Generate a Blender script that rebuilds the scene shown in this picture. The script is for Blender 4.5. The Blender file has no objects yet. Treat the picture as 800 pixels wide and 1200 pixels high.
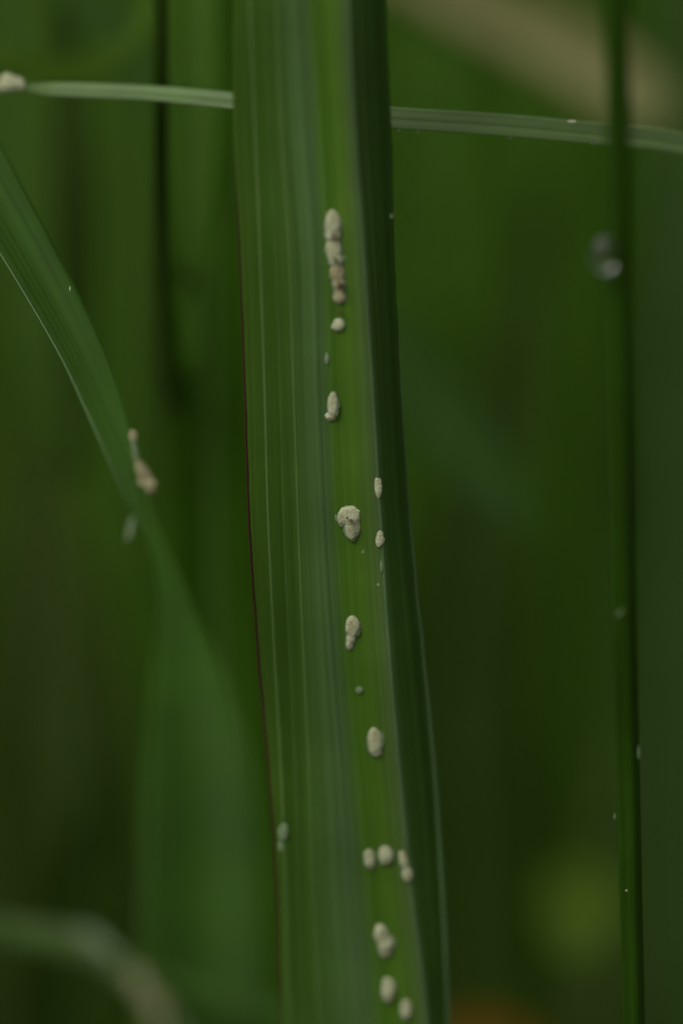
import bpy, bmesh, math, random
import numpy as np
from mathutils import Vector, noise
from mathutils.bvhtree import BVHTree
R = math.radians
random.seed(11)
sc = bpy.context.scene
col = sc.collection

# ------------------------------------------------------------------ camera
PITCH = 17.0; H = 0.30; FOC = 0.200; PX = 0.00005     # metres per photo pixel in the focus plane
cp, sp_ = math.cos(R(PITCH)), math.sin(R(PITCH))
CAM = Vector((0, 0, H)); FW = Vector((0, cp, -sp_)); UP = Vector((0, sp_, cp)); RT = Vector((1, 0, 0))
cd = bpy.data.cameras.new('camera'); cam = bpy.data.objects.new('camera', cd); col.objects.link(cam)
cam.location = CAM; cam.rotation_euler = (R(90 - PITCH), 0, 0)
cd.sensor_fit = 'HORIZONTAL'; cd.sensor_width = 24; cd.lens = 120
cd.clip_start = 0.005; cd.clip_end = 500
cd.dof.use_dof = True; cd.dof.focus_distance = FOC; cd.dof.aperture_fstop = 10.0
sc.camera = cam

# ------------------------------------------------------------------ overcast daylight
SUN = Vector((-0.55, -0.42, 0.85)).normalized()
el = math.asin(SUN.z); az = math.atan2(SUN.x, SUN.y)
w = bpy.data.worlds.new('World'); sc.world = w; w.use_nodes = True
nt = w.node_tree; bg = nt.nodes['Background']
sky = nt.nodes.new('ShaderNodeTexSky'); sky.sky_type = 'NISHITA'; sky.sun_disc = False
sky.sun_elevation = el; sky.sun_rotation = az; sky.dust_density = 4; sky.air_density = 1.2
hs = nt.nodes.new('ShaderNodeHueSaturation'); hs.inputs['Saturation'].default_value = 0.1
nt.links.new(sky.outputs[0], hs.inputs['Color']); nt.links.new(hs.outputs[0], bg.inputs['Color'])
bg.inputs['Strength'].default_value = 0.11
sl = bpy.data.lights.new('sun', 'SUN'); so = bpy.data.objects.new('sun', sl); col.objects.link(so)
sl.energy = 1.4; sl.angle = R(22); sl.color = (1, .96, .88)
so.rotation_euler = SUN.to_track_quat('Z', 'Y').to_euler(); so.location = (0, 0, 3)
sc.view_settings.view_transform = 'Standard'; sc.view_settings.look = 'None'
sc.view_settings.gamma = 1; sc.view_settings.exposure = -0.24
sc.cycles.max_bounces = 10; sc.cycles.diffuse_bounces = 5; sc.cycles.transmission_bounces = 8
sc.cycles.use_denoising = True

# ------------------------------------------------------------------ helpers
def at(px, py, d):
    """point seen at photo pixel px,py at depth d (m)"""
    return CAM + FW * d + RT * ((px - 400) * PX * d / FOC) + UP * ((600 - py) * PX * d / FOC)
def dplane(py, Y):
    return Y / (cp + (600 - py) * PX / FOC * sp_)
def tag(o, label=None, cat=None, group=None, kind=None):
    if label: o['label'] = label
    if cat: o['category'] = cat
    if group: o['group'] = group
    if kind: o['kind'] = kind
    return o
def empty(name, loc):
    o = bpy.data.objects.new(name, None); o.location = loc; o.empty_display_size = .002
    col.objects.link(o); return o
def mesh_obj(name, verts, faces, mat, parent=None, uvs=None, smooth=True):
    me = bpy.data.meshes.new(name)
    if parent is not None:
        off = Vector(parent.location)
        verts = [Vector(v) - off for v in verts]
    me.from_pydata([tuple(v) for v in verts], [], faces)
    if uvs is not None:
        uv = me.uv_layers.new(name='UVMap')
        li = np.empty(len(me.loops), dtype=np.int32); me.loops.foreach_get('vertex_index', li)
        arr = np.array(uvs, dtype=np.float32)[li]
        uv.data.foreach_set('uv', arr.ravel())
    if smooth: me.polygons.foreach_set('use_smooth', [True] * len(me.polygons))
    me.materials.append(mat); me.update()
    o = bpy.data.objects.new(name, me); col.objects.link(o)
    if parent is not None: o.parent = parent
    return o
def crom(P, n):
    """Catmull-Rom through rows of P (list of tuples), n samples per span"""
    P = np.array(P, float); Q = np.vstack([2 * P[0] - P[1], P, 2 * P[-1] - P[-2]])
    out = []
    for i in range(len(P) - 1):
        a, b, c, d = Q[i:i + 4]
        for k in range(n):
            t = k / n
            out.append(.5 * (2 * b + (c - a) * t + (2 * a - 5 * b + 4 * c - d) * t * t + (3 * b - a - 3 * c + d) * t ** 3))
    out.append(P[-1]); return np.array(out)

# ------------------------------------------------------------------ materials
def new_mat(name):
    m = bpy.data.materials.new(name); m.use_nodes = True
    n = m.node_tree; n.nodes.clear()
    out = n.nodes.new('ShaderNodeOutputMaterial'); return m, n, out
def N(n, t, **kw):
    x = n.nodes.new(t)
    for k, v in kw.items():
        if k in x.inputs: x.inputs[k].default_value = v
        else: setattr(x, k, v)
    return x
def leaf_mat(name, c1, c2, trans=(.10, .17, .02), tfac=.35, rough=.42, spec=.4, veins=40, bump=.00004, ramp=None, blotch=.35):
    """c1/c2: two greens streaked along the blade. UV x = 0..1 across, UV y = metres along. ramp = colours across the blade"""
    m, n, out = new_mat(name); L = n.links.new
    uv = N(n, 'ShaderNodeUVMap'); sep = N(n, 'ShaderNodeSeparateXYZ'); L(uv.outputs[0], sep.inputs[0])
    cmb = N(n, 'ShaderNodeCombineXYZ')
    mu = N(n, 'ShaderNodeMath', operation='MULTIPLY'); mu.inputs[1].default_value = veins; L(sep.outputs[0], mu.inputs[0])
    mv = N(n, 'ShaderNodeMath', operation='MULTIPLY'); mv.inputs[1].default_value = 25; L(sep.outputs[1], mv.inputs[0])
    L(mu.outputs[0], cmb.inputs[0]); L(mv.outputs[0], cmb.inputs[1])
    ns = N(n, 'ShaderNodeTexNoise', Scale=1.0, Detail=3.0); L(cmb.outputs[0], ns.inputs['Vector'])
    rp = N(n, 'ShaderNodeValToRGB'); rp.color_ramp.elements[0].position = .35; rp.color_ramp.elements[1].position = .65
    L(ns.outputs['Fac'], rp.inputs[0])
    rp.color_ramp.elements[0].color = (*c1, 1); rp.color_ramp.elements[1].color = (*c2, 1)
    base = rp.outputs[0]
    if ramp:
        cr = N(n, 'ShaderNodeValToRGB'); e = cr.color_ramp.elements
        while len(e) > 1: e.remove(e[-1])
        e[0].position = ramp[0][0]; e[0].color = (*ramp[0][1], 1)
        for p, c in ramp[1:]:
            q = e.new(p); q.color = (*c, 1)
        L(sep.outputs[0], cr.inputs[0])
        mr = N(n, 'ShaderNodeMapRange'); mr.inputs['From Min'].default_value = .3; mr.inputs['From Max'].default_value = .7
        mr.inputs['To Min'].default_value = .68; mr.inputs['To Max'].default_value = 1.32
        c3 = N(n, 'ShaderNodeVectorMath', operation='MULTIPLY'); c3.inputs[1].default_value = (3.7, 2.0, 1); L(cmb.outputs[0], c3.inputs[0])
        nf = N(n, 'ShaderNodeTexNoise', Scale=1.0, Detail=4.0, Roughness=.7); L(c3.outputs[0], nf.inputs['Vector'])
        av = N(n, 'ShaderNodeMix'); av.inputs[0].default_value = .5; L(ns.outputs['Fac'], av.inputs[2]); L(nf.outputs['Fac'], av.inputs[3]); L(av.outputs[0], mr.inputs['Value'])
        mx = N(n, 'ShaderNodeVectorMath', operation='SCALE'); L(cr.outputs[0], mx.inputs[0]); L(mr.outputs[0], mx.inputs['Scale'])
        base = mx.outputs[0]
    # broad irregular blotches in object space
    tc = N(n, 'ShaderNodeTexCoord')
    n2 = N(n, 'ShaderNodeTexNoise', Scale=140.0, Detail=4.0, Roughness=.6); L(tc.outputs['Object'], n2.inputs['Vector'])
    m2 = N(n, 'ShaderNodeMapRange'); m2.inputs['From Min'].default_value = .3; m2.inputs['From Max'].default_value = .7
    m2.inputs['To Min'].default_value = 1 - blotch / 2; m2.inputs['To Max'].default_value = 1 + blotch / 2
    L(n2.outputs['Fac'], m2.inputs['Value'])
    sc2 = N(n, 'ShaderNodeVectorMath', operation='SCALE'); L(base, sc2.inputs[0]); L(m2.outputs[0], sc2.inputs['Scale'])
    # fine vein relief and speckle relief
    bp = N(n, 'ShaderNodeBump', Strength=1.0, Distance=bump); L(ns.outputs['Fac'], bp.inputs['Height'])
    n3 = N(n, 'ShaderNodeTexNoise', Scale=9000.0, Detail=2.0); L(tc.outputs['Object'], n3.inputs['Vector'])
    bp2 = N(n, 'ShaderNodeBump', Strength=.5, Distance=.00001); L(n3.outputs['Fac'], bp2.inputs['Height']); L(bp.outputs[0], bp2.inputs['Normal'])
    pr = N(n, 'ShaderNodeBsdfPrincipled', Roughness=rough); pr.inputs['Specular IOR Level'].default_value = spec
    L(sc2.outputs[0], pr.inputs['Base Color']); L(bp2.outputs[0], pr.inputs['Normal'])
    rr = N(n, 'ShaderNodeMapRange'); rr.inputs['To Min'].default_value = rough - .08; rr.inputs['To Max'].default_value = rough + .14
    L(n2.outputs['Fac'], rr.inputs['Value']); L(rr.outputs[0], pr.inputs['Roughness'])
    tr = N(n, 'ShaderNodeBsdfTranslucent'); tr.inputs['Color'].default_value = (*trans, 1); L(bp.outputs[0], tr.inputs['Normal'])
    mix = N(n, 'ShaderNodeMixShader'); mix.inputs[0].default_value = tfac
    L(pr.outputs[0], mix.inputs[1]); L(tr.outputs[0], mix.inputs[2]); L(mix.outputs[0], out.inputs[0])
    return m
TR = (.36, .62, .08)          # light let through the two skins of a closed thin blade
def lm(name, c, k=.75, **kw):
    return leaf_mat(name, tuple(x * k for x in c), tuple(x * (2 - k) for x in c), trans=kw.pop('trans', TR), **kw)

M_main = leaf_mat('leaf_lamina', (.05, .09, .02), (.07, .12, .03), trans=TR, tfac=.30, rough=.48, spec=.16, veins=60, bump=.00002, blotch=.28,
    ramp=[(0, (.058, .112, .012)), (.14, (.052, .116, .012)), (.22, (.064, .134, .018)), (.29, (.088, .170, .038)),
          (.37, (.112, .200, .066)), (.44, (.110, .200, .064)), (.485, (.100, .194, .038)), (.53, (.092, .200, .020)), (.62, (.102, .210, .020)), (.69, (.105, .185, .034)), (.745, (.118, .185, .062)),  # grey-green band paints sky sheen onto the groove, along with its waxy bloom
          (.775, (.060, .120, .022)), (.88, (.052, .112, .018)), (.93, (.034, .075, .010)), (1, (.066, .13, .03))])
M_vein = lm('pale_vein', (.10, .175, .065), rough=.5, tfac=.2, veins=3, bump=.00001, spec=.25)
M_vein2 = lm('faint_vein', (.098, .175, .040), rough=.5, tfac=.2, veins=3, bump=.00001, spec=.2)
M_red = lm('reddish_margin', (.050, .016, .010), rough=.6, tfac=.05, veins=3, trans=(.2, .05, .03), spec=.2)
M_cross = lm('greyish_blade', (.125, .20, .065), rough=.42, veins=14, tfac=.25, spec=.3)
M_stem = lm('dark_stem_skin', (.024, .062, .003), rough=.5, veins=20, tfac=.1, spec=.12)
M_diag = lm('slanting_blade', (.031, .077, .008), veins=26, tfac=.22, spec=.08, rough=.55)
M_grey = lm('grey_green_blade', (.10, .155, .05), veins=22, rough=.5, spec=.2)
M_soft = lm('soft_green_blade', (.052, .105, .022), veins=22, rough=.6, spec=.1)
M_mid = lm('mid_green_blade', (.058, .130, .010), veins=22, spec=.1, rough=.6)
M_dark = lm('dark_green_blade', (.030, .080, .003), veins=22, tfac=.25, spec=.05, rough=.6)
M_deep = lm('deep_green_blade', (.024, .050, .004), veins=22, tfac=.08, spec=.05, rough=.6)
M_blue = lm('bluish_green_blade', (.058, .125, .022), veins=22, rough=.55, spec=.15)
M_olive = lm('olive_blade', (.048, .100, .010), veins=18, spec=.1, rough=.6)
M_umber = lm('dark_brownish_blade', (.038, .062, .009), veins=18, spec=.05, rough=.7, tfac=.15, trans=(.3, .25, .05))
M_tan = lm('dry_tan_blade', (.26, .25, .105), veins=18, spec=.1, trans=(.55, .5, .22))
M_bright = lm('yellow_green_blade', (.125, .20, .018), veins=18, spec=.1)
M_bright2 = lm('fresh_green_blade', (.095, .18, .012), veins=18, spec=.1, rough=.6)
M_rust = lm('rusty_dead_blade', (.17, .085, .008), veins=18, spec=.05, trans=(.45, .25, .03))

def egg_mat(name, ca, cb, sss=.25):
    m, n, out = new_mat(name); L = n.links.new
    tc = N(n, 'ShaderNodeTexCoord')
    a = N(n, 'ShaderNodeTexNoise', Scale=1600.0, Detail=5.0, Roughness=.65); L(tc.outputs['Object'], a.inputs['Vector'])
    r = N(n, 'ShaderNodeValToRGB'); r.color_ramp.elements[0].position = .33; r.color_ramp.elements[1].position = .62
    r.color_ramp.elements[0].color = (*cb, 1); r.color_ramp.elements[1].color = (*ca, 1); L(a.outputs['Fac'], r.inputs[0])
    b = N(n, 'ShaderNodeTexNoise', Scale=7000.0, Detail=3.0); L(tc.outputs['Object'], b.inputs['Vector'])
    bp = N(n, 'ShaderNodeBump', Strength=.8, Distance=.00011); L(b.outputs['Fac'], bp.inputs['Height'])
    p = N(n, 'ShaderNodeBsdfPrincipled', Roughness=.75); L(r.outputs[0], p.inputs['Base Color']); L(bp.outputs[0], p.inputs['Normal'])
    p.inputs['Subsurface Weight'].default_value = sss; p.inputs['Subsurface Radius'].default_value = (.0006, .0005, .0003); p.inputs['Subsurface Scale'].default_value = .5
    L(p.outputs[0], out.inputs[0]); return m
M_egg = egg_mat('waxy_cream', (.54, .56, .36), (.30, .30, .15), .4)
M_egg2 = egg_mat('waxy_tan', (.40, .38, .21), (.23, .19, .09))
M_film = egg_mat('thin_wax_film', (.20, .27, .14), (.12, .18, .08))
M_scab = egg_mat('brown_speck', (.12, .07, .04), (.07, .04, .02), .0)

m, n, out = new_mat('water_drop'); p = N(n, 'ShaderNodeBsdfPrincipled', Roughness=.0, IOR=1.333)
p.inputs['Transmission Weight'].default_value = 1; n.links.new(p.outputs[0], out.inputs[0]); M_water = m

m, n, out = new_mat('soil'); L = n.links.new
tc = N(n, 'ShaderNodeTexCoord'); a = N(n, 'ShaderNodeTexNoise', Scale=14.0, Detail=8.0, Roughness=.65); L(tc.outputs['Object'], a.inputs['Vector'])
r = N(n, 'ShaderNodeValToRGB'); e = r.color_ramp.elements; e[0].position = .35; e[0].color = (.035, .03, .014, 1); e[1].position = .68; e[1].color = (.075, .06, .028, 1)
q = e.new(.5); q.color = (.04, .05, .015, 1); L(a.outputs['Fac'], r.inputs[0])
b = N(n, 'ShaderNodeTexNoise', Scale=180.0, Detail=6.0); L(tc.outputs['Object'], b.inputs['Vector'])
bp = N(n, 'ShaderNodeBump', Strength=.8, Distance=.006); L(b.outputs['Fac'], bp.inputs['Height'])
p = N(n, 'ShaderNodeBsdfPrincipled', Roughness=.9); L(r.outputs[0], p.inputs['Base Color']); L(bp.outputs[0], p.inputs['Normal']); L(p.outputs[0], out.inputs[0]); M_soil = m

# ------------------------------------------------------------------ ground
def gz(x, y):
    return .006 * noise.noise(Vector((x * 6, y * 6, 0))) + .003 * noise.noise(Vector((x * 25, y * 25, 3)))
V = []; F = []; ax = sorted(set([-60, -20, -8, -4] + [round(-3 + i * .06, 3) for i in range(101)] + [4, 8, 20, 60]))
for y in ax:
    for x in ax: V.append((x, y + .8, gz(x, y + .8) if max(abs(x), abs(y)) < 3.01 else 0))
k = len(ax); F = [(j * k + i, j * k + i + 1, (j + 1) * k + i + 1, (j + 1) * k + i) for j in range(k - 1) for i in range(k - 1)]
tag(mesh_obj('ground', V, F, M_soil), 'dark damp soil under the grass, seen only as blurred gaps', None, None, 'structure')

# ------------------------------------------------------------------ blade builder
def sheet(name, cent, across, nrm, wid, prof, mat, parent, thick=.00022, ribs=0.0, nrib=9):
    """closed thin blade: rows of centre, across dir, normal, width; prof = [(s -1..1, height as a fraction of width)]"""
    s_ = np.array([p[0] for p in prof]); h_ = np.array([p[1] for p in prof]); NC = len(s_); NR = len(cent)
    V = []; U = []; acc = 0
    for side in (1, -1):
        acc = 0
        for i in range(NR):
            if i: acc += (cent[i] - cent[i - 1]).length
            for j in range(NC):
                e = max(0.12, 1 - abs(s_[j]) ** 6)
                rb = ribs * math.sin((s_[j] + 1) * .5 * math.pi * 2 * nrib) if side > 0 else 0
                V.append(cent[i] + across[i] * (s_[j] * wid[i] * .5) + nrm[i] * (h_[j] * wid[i] + side * thick * .5 * e * min(1, wid[i] / .001) + rb))
                U.append(((s_[j] + 1) / 2, acc))
    o = NR * NC; F = []
    for i in range(NR - 1):
        for j in range(NC - 1):
            a = i * NC + j
            F.append((a, a + 1, a + NC + 1, a + NC)); F.append((o + a, o + a + NC, o + a + NC + 1, o + a + 1))
        a = i * NC; F.append((a, a + NC, o + a + NC, o + a)); a += NC - 1; F.append((a, o + a, o + a + NC, a + NC))
    for j in range(NC - 1):
        F.append((j, o + j, o + j + 1, j + 1)); a = (NR - 1) * NC + j; F.append((a, a + 1, o + a + 1, o + a))
    return mesh_obj(name, V, F, mat, parent, U)
def vprof(n=11, fold=.18, curl=0):
    return [(s, -fold * (1 - math.sqrt(s * s + .02)) * 1 + curl * s * s) for s in [(-1 + 2 * i / (n - 1)) for i in range(n)]]
def frames(P, twist):
    across = []; nrm = []; prev = None
    for i, p in enumerate(P):
        t = (P[min(i + 1, len(P) - 1)] - P[max(i - 1, 0)]).normalized()
        v = (CAM - p).normalized(); a = t.cross(v)
        a = a.normalized() if a.length > 1e-4 else RT.copy()
        if prev is None:
            if a.x < 0 and abs(t.z) > .5: a = -a
        elif a.dot(prev) < 0: a = -a
        prev = a
        nn = a.cross(t); nn = nn if nn.dot(v) > 0 else -nn
        c, s = math.cos(twist[i]), math.sin(twist[i])
        across.append(a * c + nn * s); nrm.append(nn * c - a * s)
    return across, nrm
def extend_down(P, W):
    """carry the blade on from its last point into the soil, bending to the vertical"""
    d = (P[-1] - P[-3]).normalized(); p = P[-1].copy(); w_ = W[-1]; out = []; wo = []
    while p.z > -.004 and len(out) < 80:
        d = (d * .8 + Vector((0, 0, -1)) * .2).normalized(); p = p + d * .012; w_ = max(w_ * .975, .0022)
        out.append(p.copy()); wo.append(w_)
    return out, wo
def extend_up(P, W, length, droop):
    d = (P[0] - P[2]).normalized(); p = P[0].copy(); out = []; wo = []; n_ = max(3, int(length / .01))
    for i in range(n_):
        d = (d + Vector((0, 0, -droop))).normalized(); p = p + d * (length / n_); t = (i + 1) / n_
        out.append(p.copy()); wo.append(W[0] * max(.02, (1 - t) ** .6))
    return out[::-1], wo[::-1]
def blade(name, label, pts, mat, cat='grass blade', group=None, fold=.14, tw=0, up=.08, droop=.03, root=True, thick=.00022, vein=True, ns=8, ribs=.00002, edge=False):
    """pts: (photo x, photo y, depth mm, width in photo px) from the top end to the bottom end, optional fifth twist in degrees"""
    rows = crom([(p[0], p[1], p[2], p[3], p[4] if len(p) > 4 else tw) for p in pts], ns)
    P = [at(r_[0], r_[1], r_[2] / 1000) for r_ in rows]; W = [max(.00005, r_[3] * PX * r_[2] / 200) for r_ in rows]; T = [R(r_[4]) for r_ in rows]
    if up > 0:
        a, b = extend_up(P, W, up, droop); T = [T[0]] * len(a) + T; P = a + P; W = b + W
    if root:
        a, b = extend_down(P, W); P += a; W += b; T += [T[-1]] * len(a)
    base = Vector((P[-1].x, P[-1].y, max(P[-1].z, 0)))
    e = empty(name, base); tag(e, label, cat, group)
    ac, nr = frames(P, T)
    sheet('lamina', P, ac, nr, W, vprof(13, fold), mat, e, thick, ribs)
    if vein:
        sheet('midrib', [p + n_ * (-fold * w_ * .86 + thick * .5) for p, n_, w_ in zip(P, nr, W)], ac, nr, [w_ * .07 for w_ in W], [(-1, 0), (0, .3), (1, 0)], M_vein2, e, .0001)
    if edge:
        sheet('pale_margin', [p + a_ * (w_ * (.49 if a_.x < 0 else -.49)) + n_ * .00022 for p, n_, a_, w_ in zip(P, nr, ac, W)], ac, nr, [(.00008 + w_ * .012) * min(1, max(.02, (.5 - i / len(W)) * 8)) for i, w_ in enumerate(W)], [(-1, 0), (0, .3), (1, 0)], M_vein, e, .0001)
    return e

# ------------------------------------------------------------------ the main folded leaf
YP = 0.200 * cp
rows_y = [-3600, -2600, -1500, -700, -150, 0, 150, 300, 450, 600, 750, 900, 1050, 1200, 1500, 2200, 3200, 4080]
C0 = {  # photo x of each column at y = 0,150,300,450,600,750,900,1050,1200
 'edge':  [273, 273, 280, 286, 291, 301, 315, 325, 328],
 'rib_a': [294, 300, 306, 311, 315, 322, 330, 336, 340],
 'rib_b': [325, 330, 340, 345, 350, 356, 363, 368, 375],
 'sheen': [346, 354, 365, 369, 375, 384, 396, 406, 418],
 'creas': [364, 374, 381, 386, 392, 402, 415, 430, 444],
 'strip': [386, 396, 404, 411, 419, 429, 442, 457, 472],
 'fold':  [408, 415, 426, 436, 445, 455, 468, 483, 500],
 'dark':  [431, 439, 446, 454, 463, 477, 491, 503, 513],
 'right': [451, 458, 462, 469, 480, 495, 510, 520, 526]}
names = list(C0); DEP = {'edge': -.85, 'rib_a': -.35, 'rib_b': -.06, 'sheen': .02, 'creas': -.05, 'strip': .0, 'fold': .22, 'dark': -1.0, 'right': -2.4}
TOPX = [(-3600, 250, .03), (-2600, 300, .35), (-1500, 330, .75), (-700, 350, .92), (-150, 359, .99)]
BOTX = [(1500, 440, .98), (2200, 430, .9), (3200, 400, .7), (4080, 385, .5)]
def colrow(y):
    c0 = [C0[k][0] for k in names]; c1 = [C0[k][-1] for k in names]
    for yy, cx, s in TOPX:
        if yy == y: m_ = (c0[0] + c0[-1]) / 2; return [cx + (x - m_) * s for x in c0], s
    for yy, cx, s in BOTX:
        if yy == y: m_ = (c1[0] + c1[-1]) / 2; return [cx + (x - m_) * s for x in c1], s
    i = [0, 150, 300, 450, 600, 750, 900, 1050, 1200].index(y); return [C0[k][i] for k in names], 1
tab = []
for y in rows_y:
    xs, s = colrow(y); tab.append([y] + xs + [s])
tab = crom(tab, 14)
SUB = 6; offs = np.array([DEP[k] for k in names])
def main_rows():
    G = []; us = None
    for r_ in tab:
        y, xs, s = r_[0], np.array(r_[1:-1]), r_[-1]
        k_ = min(1, max(0, (y - 500) / 600)); offs2 = offs.copy(); offs2[7] += .65 * k_; offs2[8] += 1.75 * k_
        xs[0] += .9 * noise.noise(Vector((y * .03, 0, 0))) ; xs[-1] += 1.2 * noise.noise(Vector((y * .025, 5, 0)))
        f = crom(np.stack([xs, offs2 * s, np.arange(9) / 8.0], 1), SUB)
        us = f[:, 2]; base = dplane(y, YP)
        G.append([at(x, y, base - o_ / 1000 * (1 if y < 5000 else 0)) for x, o_, u in f])
    return G, us
G, us = main_rows(); NR, NC = len(G), len(G[0])
def gnorm(i, j):
    a = G[min(i + 1, NR - 1)][j] - G[max(i - 1, 0)][j]; b = G[i][min(j + 1, NC - 1)] - G[i][max(j - 1, 0)]
    n_ = b.cross(a); n_.normalize(); return n_ if n_.dot(CAM - G[i][j]) > 0 or abs(n_.dot(FW)) < .02 else -n_
GN = [[gnorm(i, j) for j in range(NC)] for i in range(NR)]
V = []; U = []
for side in (1, -1):
    acc = 0
    for i in range(NR):
        if i: acc += (G[i][NC // 2] - G[i - 1][NC // 2]).length
        for j in range(NC):
            ee = .15 if j in (0, NC - 1) else 1
            u = us[j]
            rib = .000022 * math.sin(u * 2 * math.pi * 16) + .00002 * math.sin(u * 2 * math.pi * 8 + 1) if side > 0 else 0
            V.append(G[i][j] + GN[i][j] * (side * .00012 * ee + rib)); U.append((u, acc))
o_ = NR * NC; F = []
for i in range(NR - 1):
    for j in range(NC - 1):
        a = i * NC + j; F.append((a, a + 1, a + NC + 1, a + NC)); F.append((o_ + a, o_ + a + NC, o_ + a + NC + 1, o_ + a + 1))
    a = i * NC; F.append((a, a + NC, o_ + a + NC, o_ + a)); a += NC - 1; F.append((a, o_ + a, o_ + a + NC, a + NC))
base = Vector((G[-1][NC // 2].x, G[-1][NC // 2].y, 0))
leaf = empty('folded_leaf', base)
tag(leaf, 'broad folded green leaf running top to bottom in focus, studded with cream eggs', 'leaf')
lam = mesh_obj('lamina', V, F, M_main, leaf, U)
bvh = BVHTree.FromPolygons([tuple(v) for v in V], F)
def strip_along(name, u, wpx, mat, h=.00008, y0=-3600, y1=4080, label=None, wf=None, lift=.00012):
    j = min(NC - 1, max(0, int(round(u * (NC - 1))))); P = []; A = []; Nn = []; W = []
    for i in range(NR):
        y = tab[i][0]
        if y < y0 or y > y1: continue
        f = u * (NC - 1) - j; jj = min(NC - 1, max(0, j + (1 if f > 0 else -1)))
        p = G[i][j].lerp(G[i][jj], abs(f)) + GN[i][j] * lift
        P.append(p); Nn.append(GN[i][j]); A.append(((G[i][min(j + 1, NC - 1)] - G[i][max(j - 1, 0)]).normalized()))
        t = min(1, (y - y0) / 120 + .02, (y1 - y) / 200 + .02) * tab[i][-1]
        wv = wpx * PX * t * (1 if wf is None else wf(y)); W.append(max(wv, .00001))
    ob = sheet(name, P, A, Nn, W, [(-1, -.05), (-.6, .12), (0, .22), (.6, .12), (1, -.05)], mat, leaf, .00004)
    if label: ob['label'] = label
    return ob
strip_along('leaf_vein', 1 / 8, 5, M_vein2)
strip_along('leaf_vein', 2 / 8, 5, M_vein2, label='paler of the two raised veins')
strip_along('leaf_vein', .19, 1.4, M_vein2)
strip_along('fold_ridge', 6 / 8, 5.5, M_vein, y1=1500)
strip_along('leaf_vein', .81, 3, M_vein2, y1=500)
strip_along('pale_margin', .985, 7, M_vein, y0=380, wf=lambda y: .4 + .6 * min(1, max(0, (y - 380) / 500)), lift=.0001)
strip_along('reddish_margin', .008, 3.4, M_red, y0=150, wf=lambda y: .55 + .75 * min(1, max(0, (y - 300) / 700)), lift=.00016, label='thin reddish brown edge of the leaf')

# ------------------------------------------------------------------ cross blade behind the leaf
cross = blade('grass_leaf', 'pale grey green blade crossing horizontally behind the broad leaf', [
    (1150, 265, 222, 32), (960, 208, 214, 32), (800, 168, 207, 31), (700, 156, 204.5, 30), (580, 145, 203, 30), (459, 137, 202.5, 29),
    (360, 126, 203, 26), (272, 117, 204.5, 23), (170, 108, 206.5, 20), (70, 104, 208, 18), (38, 102, 209, 9), (22, 100, 209, 6)],
    M_cross, fold=.13, up=0, root=False, tw=-32, ns=14, vein=True)

# ------------------------------------------------------------------ upright stem on the right
def tube(name, rows, mat, parent, n=20, groove=0.0, ridges=0):
    V = []; U = []; F = []; acc = 0
    for i, (p, r0) in enumerate(rows):
        if i: acc += (p - rows[i - 1][0]).length
        t = (rows[min(i + 1, len(rows) - 1)][0] - rows[max(i - 1, 0)][0]).normalized()
        a = t.cross(Vector((0, 1, 0))).normalized(); b = a.cross(t)
        for k_ in range(n):
            th = 2 * math.pi * k_ / n; rr = r0 * (1 + groove * math.cos(th * ridges))
            V.append(p + a * math.cos(th) * rr + b * math.sin(th) * rr); U.append((k_ / n, acc))
    for i in range(len(rows) - 1):
        for k_ in range(n):
            F.append((i * n + k_, i * n + (k_ + 1) % n, (i + 1) * n + (k_ + 1) % n, (i + 1) * n + k_))
    F.append(tuple(range(n))); F.append(tuple((len(rows) - 1) * n + k_ for k_ in range(n))[::-1])
    return mesh_obj(name, V, F, mat, parent, U)
def stem(name, label, pts, mat, up=.12, groove=.06, ridges=5, group=None):
    rows = crom(pts, 14); P = [at(a[0], a[1], a[2] / 1000) for a in rows]; W = [a[3] * .5 * PX * a[2] / 200 for a in rows]
    a_, b_ = extend_up(P, W, up, .0); P = a_ + P; W = [max(w_, .0001) for w_ in b_] + W
    a_, b_ = extend_down(P, [w_ for w_ in W]); P += a_; W += [W[-1]] * len(a_)
    e = empty(name, Vector((P[-1].x, P[-1].y, 0))); tag(e, label, 'stem', group)
    tube('smooth_skin', list(zip(P, W)), mat, e, 28, groove, ridges); return e
stem('grass_stalk', 'dark green upright stem at right with a water drop hanging on it', [
    (722, -60, 176.5, 30), (723, 0, 178, 30), (724, 300, 184, 30), (728, 600, 190, 29), (735, 900, 196.5, 27), (742, 1200, 202, 26), (746, 1320, 204, 26)], M_stem)
stem('grass_stalk', 'thin dark blurred stem crossing behind the left part of the horizontal blade', [
    (187, -60, 211, 19), (188, 150, 216, 19), (192, 350, 232, 20), (202, 560, 255, 20), (214, 800, 275, 20), (226, 1200, 300, 20)], M_deep, groove=.02)  # shade on its turned side is put into the dark colour

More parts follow.
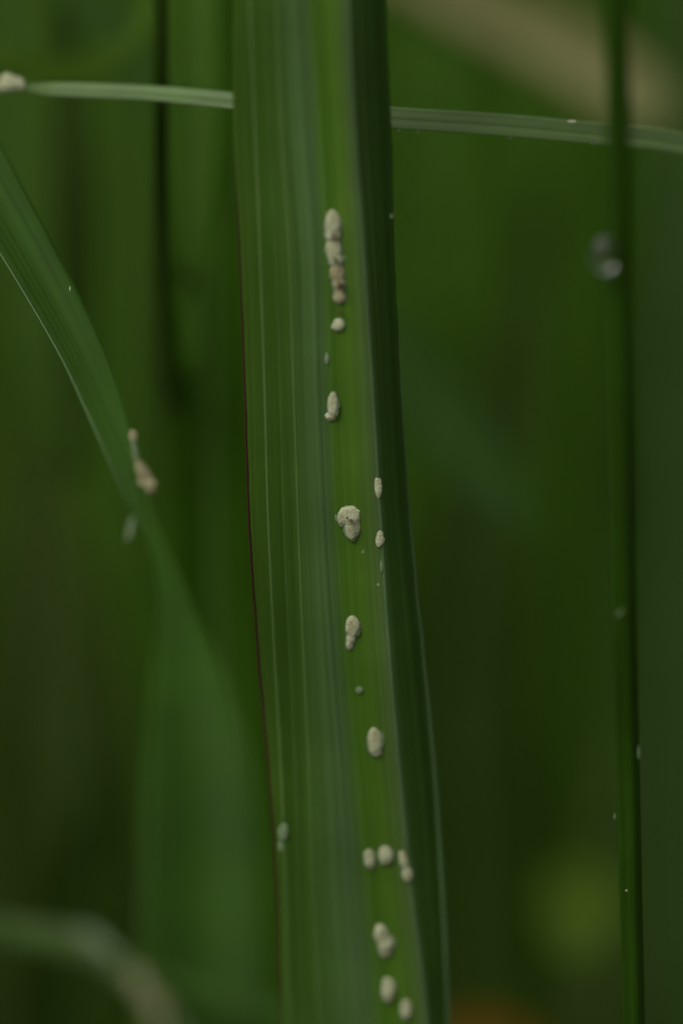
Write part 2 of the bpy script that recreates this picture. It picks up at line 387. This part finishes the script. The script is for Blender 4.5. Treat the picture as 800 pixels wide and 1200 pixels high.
# ------------------------------------------------------------------ left diagonal blade
blade('grass_leaf', 'green blade slanting from the left edge, twisting then broadening, with waxy lumps on its side', [
    (-150, 20, 211, 84, 10), (-70, 125, 208, 84, 10), (4, 245, 203.5, 68, 10), (39, 305, 201.5, 61, 10), (90, 400, 199, 53, 8), (120, 470, 196, 45, 2),
    (146, 540, 193, 33, -12), (168, 600, 190.5, 26, -30), (190, 655, 186, 24, -30), (207, 720, 181, 44, -6), (222, 800, 176.5, 88, 0), (233, 890, 173.5, 122, 4), (238, 1000, 171, 142, 8), (240, 1250, 167, 156, 8)],
    M_diag, fold=.17, up=.05, edge=True, vein=False)
B = [
 ('tall dark green blade immediately left of the main leaf, darkest in its middle', [(250, -80, 240, 62), (250, 200, 242, 70), (248, 450, 244, 96), (256, 760, 247, 110), (280, 1250, 250, 130)], M_dark, dict(up=.1)),
 ('blurred grey green blade curving down across the lower left corner', [(-160, 1080, 168, 24), (-50, 1084, 167.5, 26), (40, 1092, 167, 26), (105, 1108, 166, 28), (160, 1152, 165, 30), (215, 1225, 164, 32)], M_grey, dict(up=.05, tw=-25)),
 ('faint pale blade slanting along the bottom edge left of the main leaf', [(150, 1136, 166, 14), (200, 1150, 166, 20), (260, 1168, 166, 22), (330, 1190, 166, 22), (420, 1240, 166, 22)], M_blue, dict(up=.04, tw=-20)),
 ('dry tan blade, very blurred, slanting across the upper right corner', [(400, -90, 302, 56), (480, -38, 300, 66), (560, 5, 298, 72), (650, 50, 296, 80), (715, 88, 294, 78), (755, 116, 292, 60), (778, 136, 290, 16)], M_tan, dict(up=.05, root=False, tw=-10)),
 ('blurred mid green blade slanting from the main leaf down to the right', [(420, 370, 262, 80), (480, 445, 263, 96), (540, 520, 264, 92), (590, 585, 265, 70), (615, 625, 266, 24)], M_blue, dict(up=.05, root=False, tw=-20)),
 ('blurred short yellow green leaf glowing at the lower right beside the stem', [(688, 1005, 292, 20), (684, 1035, 292, 84), (680, 1065, 292, 100), (675, 1100, 292, 76), (672, 1128, 292, 16)], M_bright, dict(up=0, root=False, tw=-10, droop=0)),
 ('rusty dead blade blurred at the bottom edge beside the main leaf', [(470, 1270, 290, 20), (520, 1235, 290, 60), (570, 1220, 290, 66), (640, 1255, 290, 56)], M_rust, dict(up=.01)),
 ('wide soft green blade filling the right edge beyond the stem', [(820, -100, 360, 90), (812, 200, 362, 120), (805, 600, 364, 150), (800, 1000, 368, 140), (800, 1300, 372, 130)], M_soft, dict(up=.1, tw=15)),
 ('blurred olive blade arching near the upper left corner', [(-60, 50, 236, 18), (0, 66, 236, 26), (60, 84, 237, 30), (120, 74, 238, 26), (165, 36, 239, 20), (190, -40, 240, 18)], M_bright2, dict(up=0, root=False)),
 ('blurred olive blade standing at the left between the slanting blade and thin stem', [(150, -80, 280, 50), (152, 250, 284, 66), (176, 420, 286, 70), (160, 560, 290, 50), (150, 700, 294, 20)], M_olive, dict(up=.06, tw=20, root=False)),
 ('narrow green blade showing between the thin dark stem and the tall dark blade', [(232, -80, 226, 60), (230, 150, 227, 60), (226, 300, 228, 44), (226, 440, 230, 14)], M_mid, dict(up=.06, root=False, tw=15)),
 ('soft green blade at the left edge above the slanting blade', [(20, -100, 290, 66), (20, 100, 290, 76), (30, 300, 290, 76), (50, 440, 290, 80), (70, 560, 292, 30)], M_olive, dict(up=.08, tw=20, root=False)),
 ('dark dead blade leaning behind the slanting blade at the left', [(80, 60, 262, 30), (86, 200, 262, 50), (90, 400, 265, 44), (90, 560, 266, 20)], M_deep, dict(up=.02, root=False)),
 ('soft green blade rising close to the right side of the main leaf', [(505, -80, 300, 70), (505, 150, 302, 80), (520, 350, 305, 70), (560, 500, 310, 40)], M_mid, dict(up=.08, root=False, tw=10)),
 ('dark low blade added for the shaded gap right of the main leaf', [(600, 420, 330, 60), (560, 600, 330, 120), (540, 800, 332, 150), (550, 1000, 335, 150), (560, 1250, 340, 150)], M_deep, dict(up=.02, tw=0)),  # added to make a dark patch; its deep green stands in for shade
 ('brownish blurred blade added for the dark soil gap at the lower left', [(40, 520, 330, 40), (50, 700, 330, 130), (70, 900, 332, 190), (90, 1080, 335, 200), (100, 1300, 340, 200)], M_umber, dict(up=.02, tw=0)),  # added where a dark soil gap shows; the gap's tone is its colour
 ('dark broad blade added to deepen the gap at the lower left, nearer than the brownish one', [(110, 880, 290, 20), (120, 960, 292, 70), (110, 1060, 295, 110), (90, 1200, 300, 130)], M_deep, dict(up=.01)),  # added to darken this corner; shade is painted as deep green
 ('brown withered blade blurred low beside the right stem', [(700, 1060, 330, 40), (690, 1160, 330, 90), (690, 1260, 332, 100)], M_umber, dict(up=.02)),
]
for lab, pts, mt, kw in B:
    blade('grass_leaf', lab, pts, mt, thick=.0003, **kw)

rb = random.Random(23)
XS = sorted((40, 75, 118, 140, 168, 60, 500, 535, 575, 615, 645, 670, 690, 590, 630, 770))
ORD = ('first', 'second', 'third', 'fourth', 'fifth', 'sixth', 'seventh', 'eighth', 'ninth')
for x0 in XS:
    lab = ('%s from the left edge among the faint blurred upright blades left of the main leaf' % ORD[XS.index(x0)] if x0 < 300 else
           'faint blurred upright blade beyond the stem at the right edge' if x0 > 740 else
           '%s from the main leaf among the faint blurred blades between it and the right stem' % ORD[XS.index(x0) - 6])
    d_ = rb.uniform(330, 520); s1 = rb.uniform(-60, 60); w0 = rb.uniform(36, 70); y1 = rb.choice([-80, -80, 150, 420])
    blade('grass_leaf', lab, [(x0 - s1, y1, d_, w0 * .8), (x0 - s1 * .3, y1 + 350, d_ + 4, w0), (x0 + s1 * .4, y1 + 800, d_ + 8, w0), (x0 + s1, 1350, d_ + 14, w0 * .8)],
          rb.choice([M_mid, M_mid, M_dark, M_bright2, M_mid]), group='blurred grass blades in the background', up=.04, tw=rb.uniform(-20, 20), thick=.0003, vein=False)

# ------------------------------------------------------------------ eggs and waxy lumps
def ico(sub=3):
    bm = bmesh.new(); bmesh.ops.create_icosphere(bm, subdivisions=sub, radius=1)
    v = [x.co.copy() for x in bm.verts]; f = [[y.index for y in x.verts] for x in bm.faces]; bm.free(); return v, f
ICO = ico(4)
def lump(px, py, w_, h_, rot=0, taper=0.0, seed=0, height=.26, loc=None, nrm=None, rough=.06, bend=0, d=None):
    """verts/faces of one lumpy ovoid lying on the leaf at the photo pixel"""
    if loc is None:
        dr = (at(px, py, .2) - CAM).normalized(); hit = bvh.ray_cast(CAM, dr)
        loc = hit[0] if hit[0] is not None else at(px, py, dplane(py, YP)); nrm = hit[1] if hit[1] is not None else -FW
        if nrm.dot(dr) > 0: nrm = -nrm
    elif nrm is None: nrm = -FW
    nrm = (nrm - FW * .6).normalized()
    dd = (loc - CAM).dot(FW); s = PX * dd / .2
    upv = (UP - nrm * UP.dot(nrm)).normalized(); rt = upv.cross(nrm).normalized()
    c, s2 = math.cos(R(rot)), math.sin(R(rot)); X = rt * c + upv * s2; Y = upv * c - rt * s2
    hw, hh = w_ * .47 * s, h_ * .48 * s; V = []
    for v in ICO[0]:
        q = v + Vector((seed * 3.1, seed * 1.7, seed * .9))
        k_ = 1 + rough * 1.6 * noise.noise(q * 1.5) + rough * .9 * noise.noise(q * 4) + rough * .35 * noise.noise(q * 11)
        x, y, z = v * k_; x *= 1 + taper * y; x += bend * y * y
        V.append(loc + X * x * hw + Y * y * hh + nrm * (z * min(hw, hh) * 2 * height + hw * .08))
    return V, ICO[1]
def egg(label, parts_, mat=M_egg, name='insect_egg', cat='insect egg', group='cream insect eggs on the leaves'):
    V, F = [], []; rc = random.Random(len(label) * 7 + int(parts_[0]['px'])); parts_ = list(parts_); foot = [dict(p) for p in parts_] if name == 'insect_egg' and mat is not M_film and parts_[0].get('loc') is None and 'fold ridge' not in label else None
    if mat in (M_egg, M_egg2) and name == 'insect_egg':       # crusty crumbs round the foot and over the top
        for p in list(parts_):
            for _ in range(9):
                th = rc.uniform(0, math.tau); k_ = rc.uniform(.2, .72); c_, s_ = math.cos(R(p.get('rot', 0))), math.sin(R(p.get('rot', 0)))
                ox, oy = math.cos(th) * p['w_'] * .5 * k_, math.sin(th) * p['h_'] * .5 * k_; z_ = rc.uniform(.2, .42) * p['w_']
                q = dict(p); q.update(w_=z_, h_=z_ * rc.uniform(.8, 1.6), rot=rc.uniform(-40, 40), seed=rc.uniform(0, 90), rough=.25, taper=0)
                dx, dy = ox * c_ + oy * s_, oy * c_ - ox * s_
                if q.get('loc') is not None: q['loc'] = q['loc'] + RT * dx * PX + UP * dy * PX
                else: q['px'] = p['px'] + dx; q['py'] = p['py'] - dy
                parts_.append(q)
    for p in parts_:
        v, f = lump(**p); o2 = len(V); V += v; F += [[a + o2 for a in x] for x in f]
    c = sum(V, Vector()) / len(V)
    me = bpy.data.meshes.new(name); me.from_pydata([tuple(v - c) for v in V], [], F)
    me.polygons.foreach_set('use_smooth', [True] * len(me.polygons)); me.materials.append(mat)
    o = bpy.data.objects.new(name, me); o.location = c; col.objects.link(o); tag(o, label, cat, group)
    if len(parts_) > 1:          # melt the lobes of one egg into a single skin
        m_ = o.modifiers.new('skin', 'REMESH'); m_.mode = 'VOXEL'; m_.voxel_size = .00004; m_.use_smooth_shade = True
        m_ = o.modifiers.new('soften', 'SMOOTH'); m_.iterations = 12; m_.factor = .5
    if foot:                     # thin wax smeared on the leaf round the foot of the egg
        FV, FF = [], []
        for p in foot:
            q = dict(p); q.update(w_=p['w_'] * 1.18, h_=p['h_'] * 1.14, height=.03, rough=.12, seed=p.get('seed', 0) + 40)
            v, f = lump(**q); o2 = len(FV); FV += v; FF += [[a + o2 for a in x] for x in f]
        fo = mesh_obj('wax_foot', FV, FF, M_film, o)
    return o
D_ = dict
egg('topmost cream egg, a tall one heading the upper chain on the leaf', [D_(px=390, py=261, w_=20, h_=34, seed=1, taper=-.1), D_(px=390, py=274, w_=19, h_=22, seed=2)])
egg('second egg of the upper chain, touching the topmost one from below', [D_(px=391, py=291, w_=20, h_=34, rot=3, seed=3), D_(px=393, py=302, w_=19, h_=24, seed=4)])
egg('third egg of the upper chain, tan stained and slimmer', [D_(px=395, py=318, w_=19, h_=27, rot=4, seed=5), D_(px=397, py=330, w_=16, h_=22, seed=61)], M_egg2)
egg('small round egg fourth in the upper chain, brown at its top', [D_(px=398, py=348, w_=15, h_=16, seed=6), D_(px=397, py=342, w_=13, h_=14, seed=7)], M_egg2)
egg('small round egg alone just under the upper chain', [D_(px=397, py=380, w_=15, h_=15, seed=8), D_(px=391, py=382, w_=7, h_=9, seed=9)])
egg('tiny pale sliver of wax on the crease below the upper chain', [D_(px=383, py=420, w_=6, h_=16, seed=10)], M_film)
egg('narrow pointed egg with a grainy foot on the crease, above the largest double egg', [D_(px=390, py=472, w_=13, h_=32, seed=11, taper=-.25), D_(px=387, py=487, w_=13, h_=12, seed=12, rough=.2)])
egg('largest egg, a double lump like a bent bean in the middle of the leaf', [D_(px=404, py=604, w_=19, h_=25, rot=-20, seed=13), D_(px=412, py=605, w_=22, h_=28, seed=14), D_(px=413, py=615, w_=20, h_=36, seed=15)], M_egg)
egg('egg seen edge on where it bulges over the fold ridge, upper one of two', [D_(px=443, py=570, w_=10, h_=30, seed=16, rot=3)])
egg('pointed egg jutting past the fold ridge, lower one of two', [D_(px=445, py=630, w_=10, h_=25, rot=-8, seed=17, taper=-.3), D_(px=448, py=634, w_=6, h_=10, rot=-30, seed=18)])
egg('thin sliver of wax stuck to the fold ridge below the pointed egg', [D_(px=447, py=662, w_=4, h_=20, seed=19)], M_film)
egg('cream egg with a small tan tail, below the largest double egg', [D_(px=413, py=734, w_=18, h_=28, seed=20, taper=.1), D_(px=411, py=746, w_=13, h_=18, seed=22), D_(px=410, py=754, w_=10, h_=16, seed=21)])
egg('tiny greenish cream dot of wax midway between two larger eggs', [D_(px=421, py=809, w_=10, h_=9, seed=22)], M_film)
egg('clean tall oval egg alone, about three quarters down the leaf', [D_(px=439, py=868, w_=18, h_=36, seed=23), D_(px=441, py=880, w_=14, h_=16, seed=24)])
egg('thin greyish film of wax beside the reddish leaf edge', [D_(px=332, py=975, w_=14, h_=26, rot=-14, seed=25, height=.18), D_(px=329, py=992, w_=8, h_=16, seed=26, height=.15)], M_film)
egg('left egg in the row of three across the lower leaf', [D_(px=433, py=1006, w_=14, h_=26, rot=8, seed=27)])
egg('middle egg in the row of three, the roundest and brightest', [D_(px=452, py=1002, w_=18, h_=24, seed=28)])
egg('right egg in the row of three, long and tilted onto the fold', [D_(px=473, py=1008, w_=11, h_=28, rot=12, seed=29), D_(px=477, py=1024, w_=13, h_=22, rot=6, seed=30)])
egg('broad wedge shaped egg with a grey underside, near the leaf bottom', [D_(px=447, py=1095, w_=18, h_=28, rot=12, seed=31), D_(px=452, py=1106, w_=20, h_=24, seed=32), D_(px=452, py=1116, w_=16, h_=13, seed=33)])
egg('oval egg tapering downward, left one of the lowest pair', [D_(px=455, py=1160, w_=17, h_=34, seed=34, taper=.2)])
egg('small oval egg, right one of the lowest pair at the frame bottom', [D_(px=476, py=1183, w_=14, h_=26, seed=35)])
lf = lambda x, y, d: at(x, y, d / 1000)
G2 = 'waxy lumps on the left slanting blade'
nl = (-FW + RT * .8).normalized()
egg('small waxy knob on the upper side of the left slanting blade', [D_(px=0, py=0, loc=lf(156, 511, 193.6), nrm=nl, w_=12, h_=16, seed=41)], M_egg2, group=G2)
egg('long thin waxy thread joining the knob and the larger lump on the left blade', [D_(px=0, py=0, loc=lf(159, 532, 192.9), nrm=nl, w_=8, h_=38, rot=12, seed=42)], M_film, group=G2)
egg('large elongated waxy lump on the side of the left slanting blade', [D_(px=0, py=0, loc=lf(169, 557, 191.6), nrm=nl, w_=17, h_=44, rot=30, seed=43, taper=-.15), D_(px=0, py=0, loc=lf(176, 570, 191.2), nrm=nl, w_=15, h_=20, rot=25, seed=44)], M_egg2, group=G2)
egg('faint greenish waxy flake hanging on the lower side of the left slanting blade', [D_(px=0, py=0, loc=lf(153, 620, 188), w_=7, h_=32, rot=-12, seed=45)], M_film, group=G2)
egg('pale waxy clump at the left end of the horizontal blade', [D_(px=0, py=0, loc=lf(10, 97, 209), w_=26, h_=22, seed=46, rough=.2), D_(px=0, py=0, loc=lf(22, 98, 209), w_=14, h_=16, seed=47, rough=.2), D_(px=0, py=0, loc=lf(0, 101, 209), w_=14, h_=14, seed=48, rough=.2)], M_egg, group='')
egg('blurred pale clump on the curved blade crossing the lower left corner', [D_(px=0, py=0, loc=lf(108, 1100, 165.5), w_=44, h_=20, rot=-30, seed=51), D_(px=0, py=0, loc=lf(128, 1116, 165.3), w_=26, h_=16, rot=-30, seed=52)], M_film, group='')
egg('blurred whitish clump at the bend of the curved lower left blade', [D_(px=0, py=0, loc=lf(166, 1152, 164.2), w_=16, h_=36, rot=30, seed=53), D_(px=0, py=0, loc=lf(184, 1186, 163.8), w_=18, h_=34, rot=20, seed=54)], M_egg2, group='')
for x, y, s_ in ((391, 277, 4), (393, 305, 3.5), (398, 334, 5), (398, 365, 3), (411, 610, 3.2), (406, 607, 2)):
    egg('', [D_(px=x, py=y, w_=s_ * 1.4, h_=s_, seed=x, height=1.6)], M_scab, name='debris', group='')
# wire debris into labelled things
deb = [o for o in col.objects if o.name.split('.')[0] == 'debris']
for o, l in zip(deb, ['brown speck between the first and second eggs of the upper chain', 'brown speck between the second and third eggs of the upper chain', 'brown speck between the third and fourth eggs of the upper chain',
                      'brown speck above the lone small round egg', 'dark grainy speck in the middle of the largest double egg', 'smaller dark speck left of centre on the largest double egg']):
    o['label'] = l; o['category'] = 'speck'
    o.location = o.location - FW * (.0005 if o is deb[4] or o is deb[5] else .0003)

# ------------------------------------------------------------------ water drops and small flecks
def drop(label, p, r0, squash=1.25, group=None, name='water_drop', mat=M_water, flat=1.0):
    V = []
    for v in ICO[0]:
        x, y, z = v; k_ = 1 - .22 * max(0, z); V.append(Vector((x * k_, y * k_ * flat, z * squash)) * r0)
    me = bpy.data.meshes.new(name); me.from_pydata([tuple(v) for v in V], [], ICO[1]); me.polygons.foreach_set('use_smooth', [True] * len(me.polygons))
    me.materials.append(mat); o = bpy.data.objects.new(name, me); o.location = p; col.objects.link(o); tag(o, label, 'water drop', group); return o
drop('clear water drop hanging on the upright stem at right', lf(708, 299, 183.0), .00072, 1.4, flat=.9)
rnd = random.Random(4)
for i, (x, y, d, s_, l) in enumerate([
  (468, 151, 201.5, 2.6, 'tiny bead on the lower edge of the horizontal blade, nearest the main leaf'),
  (490, 153, 201.7, 2.2, 'tiny bead on the lower edge of the horizontal blade, second from the main leaf'),
  (597, 161, 202.5, 2.4, 'tiny bead on the lower edge of the horizontal blade, beneath the pale nick'),
  (694, 166, 203.5, 2.6, 'tiny bead on the lower edge of the horizontal blade, just left of the stem')]):
    drop(l, lf(x, y, d), s_ * PX, 1, 'beads along the lower edge of the horizontal blade')
for x, y, d, ww, hh, rot, l in [
  (670, 142, 203, 12, 4, -5, 'pale nick of wax on the top edge of the horizontal blade'),
  (726, 718, 190, 2.2, 14, -45, 'pale slanting fleck halfway down the upright stem'),
  (748, 882, 195.5, 2, 16, 0, 'thin pale fleck on the right side of the upright stem'),
  (720, 957, 197, 1.8, 8, 0, 'small pale fleck on the left side of the upright stem'),
  (734, 1044, 198, 2.4, 2.6, 0, 'single white dot low on the upright stem'),
  (82, 338, 200, 2, 6, 0, 'minute pale fleck in the middle of the left slanting blade'),
  (459, 253, 195, 2, 4, 0, 'minute pale dot on the right edge of the main leaf'),
  (425, 647, 197, 2, 2.2, 0, 'minute pale dot under the largest double egg'),
  (443, 685, 198, 2, 3, 0, 'minute pale dot beside the fold ridge')]:
    o = egg(l, [D_(px=0, py=0, loc=lf(x, y, d), w_=ww, h_=hh, rot=rot, seed=x % 17)], M_film if hh > 7 else M_egg, name='wax_fleck', cat='wax fleck', group='minute pale flecks')

# ------------------------------------------------------------------ the meadow behind and around
def meadow(name, label, mat, count, region, hmin, hmax, wmin, wmax, seed):
    rd = random.Random(seed); V = []; F = []; U = []
    for _ in range(count):
        x, y = region(rd)
        h_ = rd.uniform(hmin, hmax); w_ = rd.uniform(wmin, wmax); th = rd.uniform(0, math.tau); ln = rd.uniform(.05, .55) * h_
        lx, ly = math.cos(th) * ln, math.sin(th) * ln; ph = rd.uniform(0, math.tau); ax_, ay_ = math.cos(ph) * w_ / 2, math.sin(ph) * w_ / 2
        S = 6; b0 = len(V); z0 = gz(x, y) - .004
        for i in range(S + 1):
            t = i / S; k_ = (1 - t ** 2.2) * (.7 + .6 * t if t < .5 else 1); cx, cy = x + lx * t * t, y + ly * t * t; cz = z0 + h_ * (t - .22 * t ** 3 * (ln / h_) * 2)
            fx, fy = -ay_ * .3, ax_ * .3
            V += [(cx - ax_ * k_, cy - ay_ * k_, cz), (cx + fx * k_, cy + fy * k_, cz), (cx + ax_ * k_, cy + ay_ * k_, cz)]
            U += [(0, t * .3), (.5, t * .3), (1, t * .3)]
            if i:
                a = b0 + (i - 1) * 3; F += [(a, a + 1, a + 4, a + 3), (a + 1, a + 2, a + 5, a + 4)]
    return tag(mesh_obj(name, V, F, mat, None, U), label, 'grass', None, 'stuff')
def field(y0, y1, hw0, k_):
    def f(rd):
        while True:
            y = y0 + (y1 - y0) * rd.random() ** .75; x = rd.uniform(-1, 1) * (hw0 + k_ * y)
            n_ = noise.noise(Vector((x * 5, y * 4, 7.7)))
            if n_ > -.12 or rd.random() < .25: return x, y
    return f
def around(rd):
    while True:
        x, y = rd.uniform(-.9, .9), rd.uniform(-.7, .5)
        if math.hypot(x, y - .1) > .30 and not (abs(x) < .10 + .25 * max(y, 0) and y > 0): return x, y
meadow('meadow_grass', 'dense out of focus green grass behind the blades', M_mid, 4200, field(.5, 3.2, .35, .35), .10, .34, .004, .010, 1)
meadow('meadow_grass', 'dark out of focus grass filling the gaps behind', M_dark, 6500, field(.45, 2.6, .35, .35), .06, .28, .004, .011, 2)
meadow('meadow_grass', 'dry olive straws scattered among the far grass', M_olive, 900, field(.5, 2.2, .35, .35), .04, .2, .003, .008, 3)
def belt(rd):
    return rd.uniform(-2.6, 2.6), rd.uniform(1.5, 2.9)
meadow('sky_screen_reeds', 'belt of tall grass added farther back to screen the sky from the water drop', M_mid, 3200, belt, .8, 1.9, .012, .028, 8)  # added so reeds block the sky seen through the drop; also dims backlight
meadow('meadow_grass', 'surrounding green grass beyond the frame edges', M_mid, 1800, around, .12, .36, .004, .009, 5)
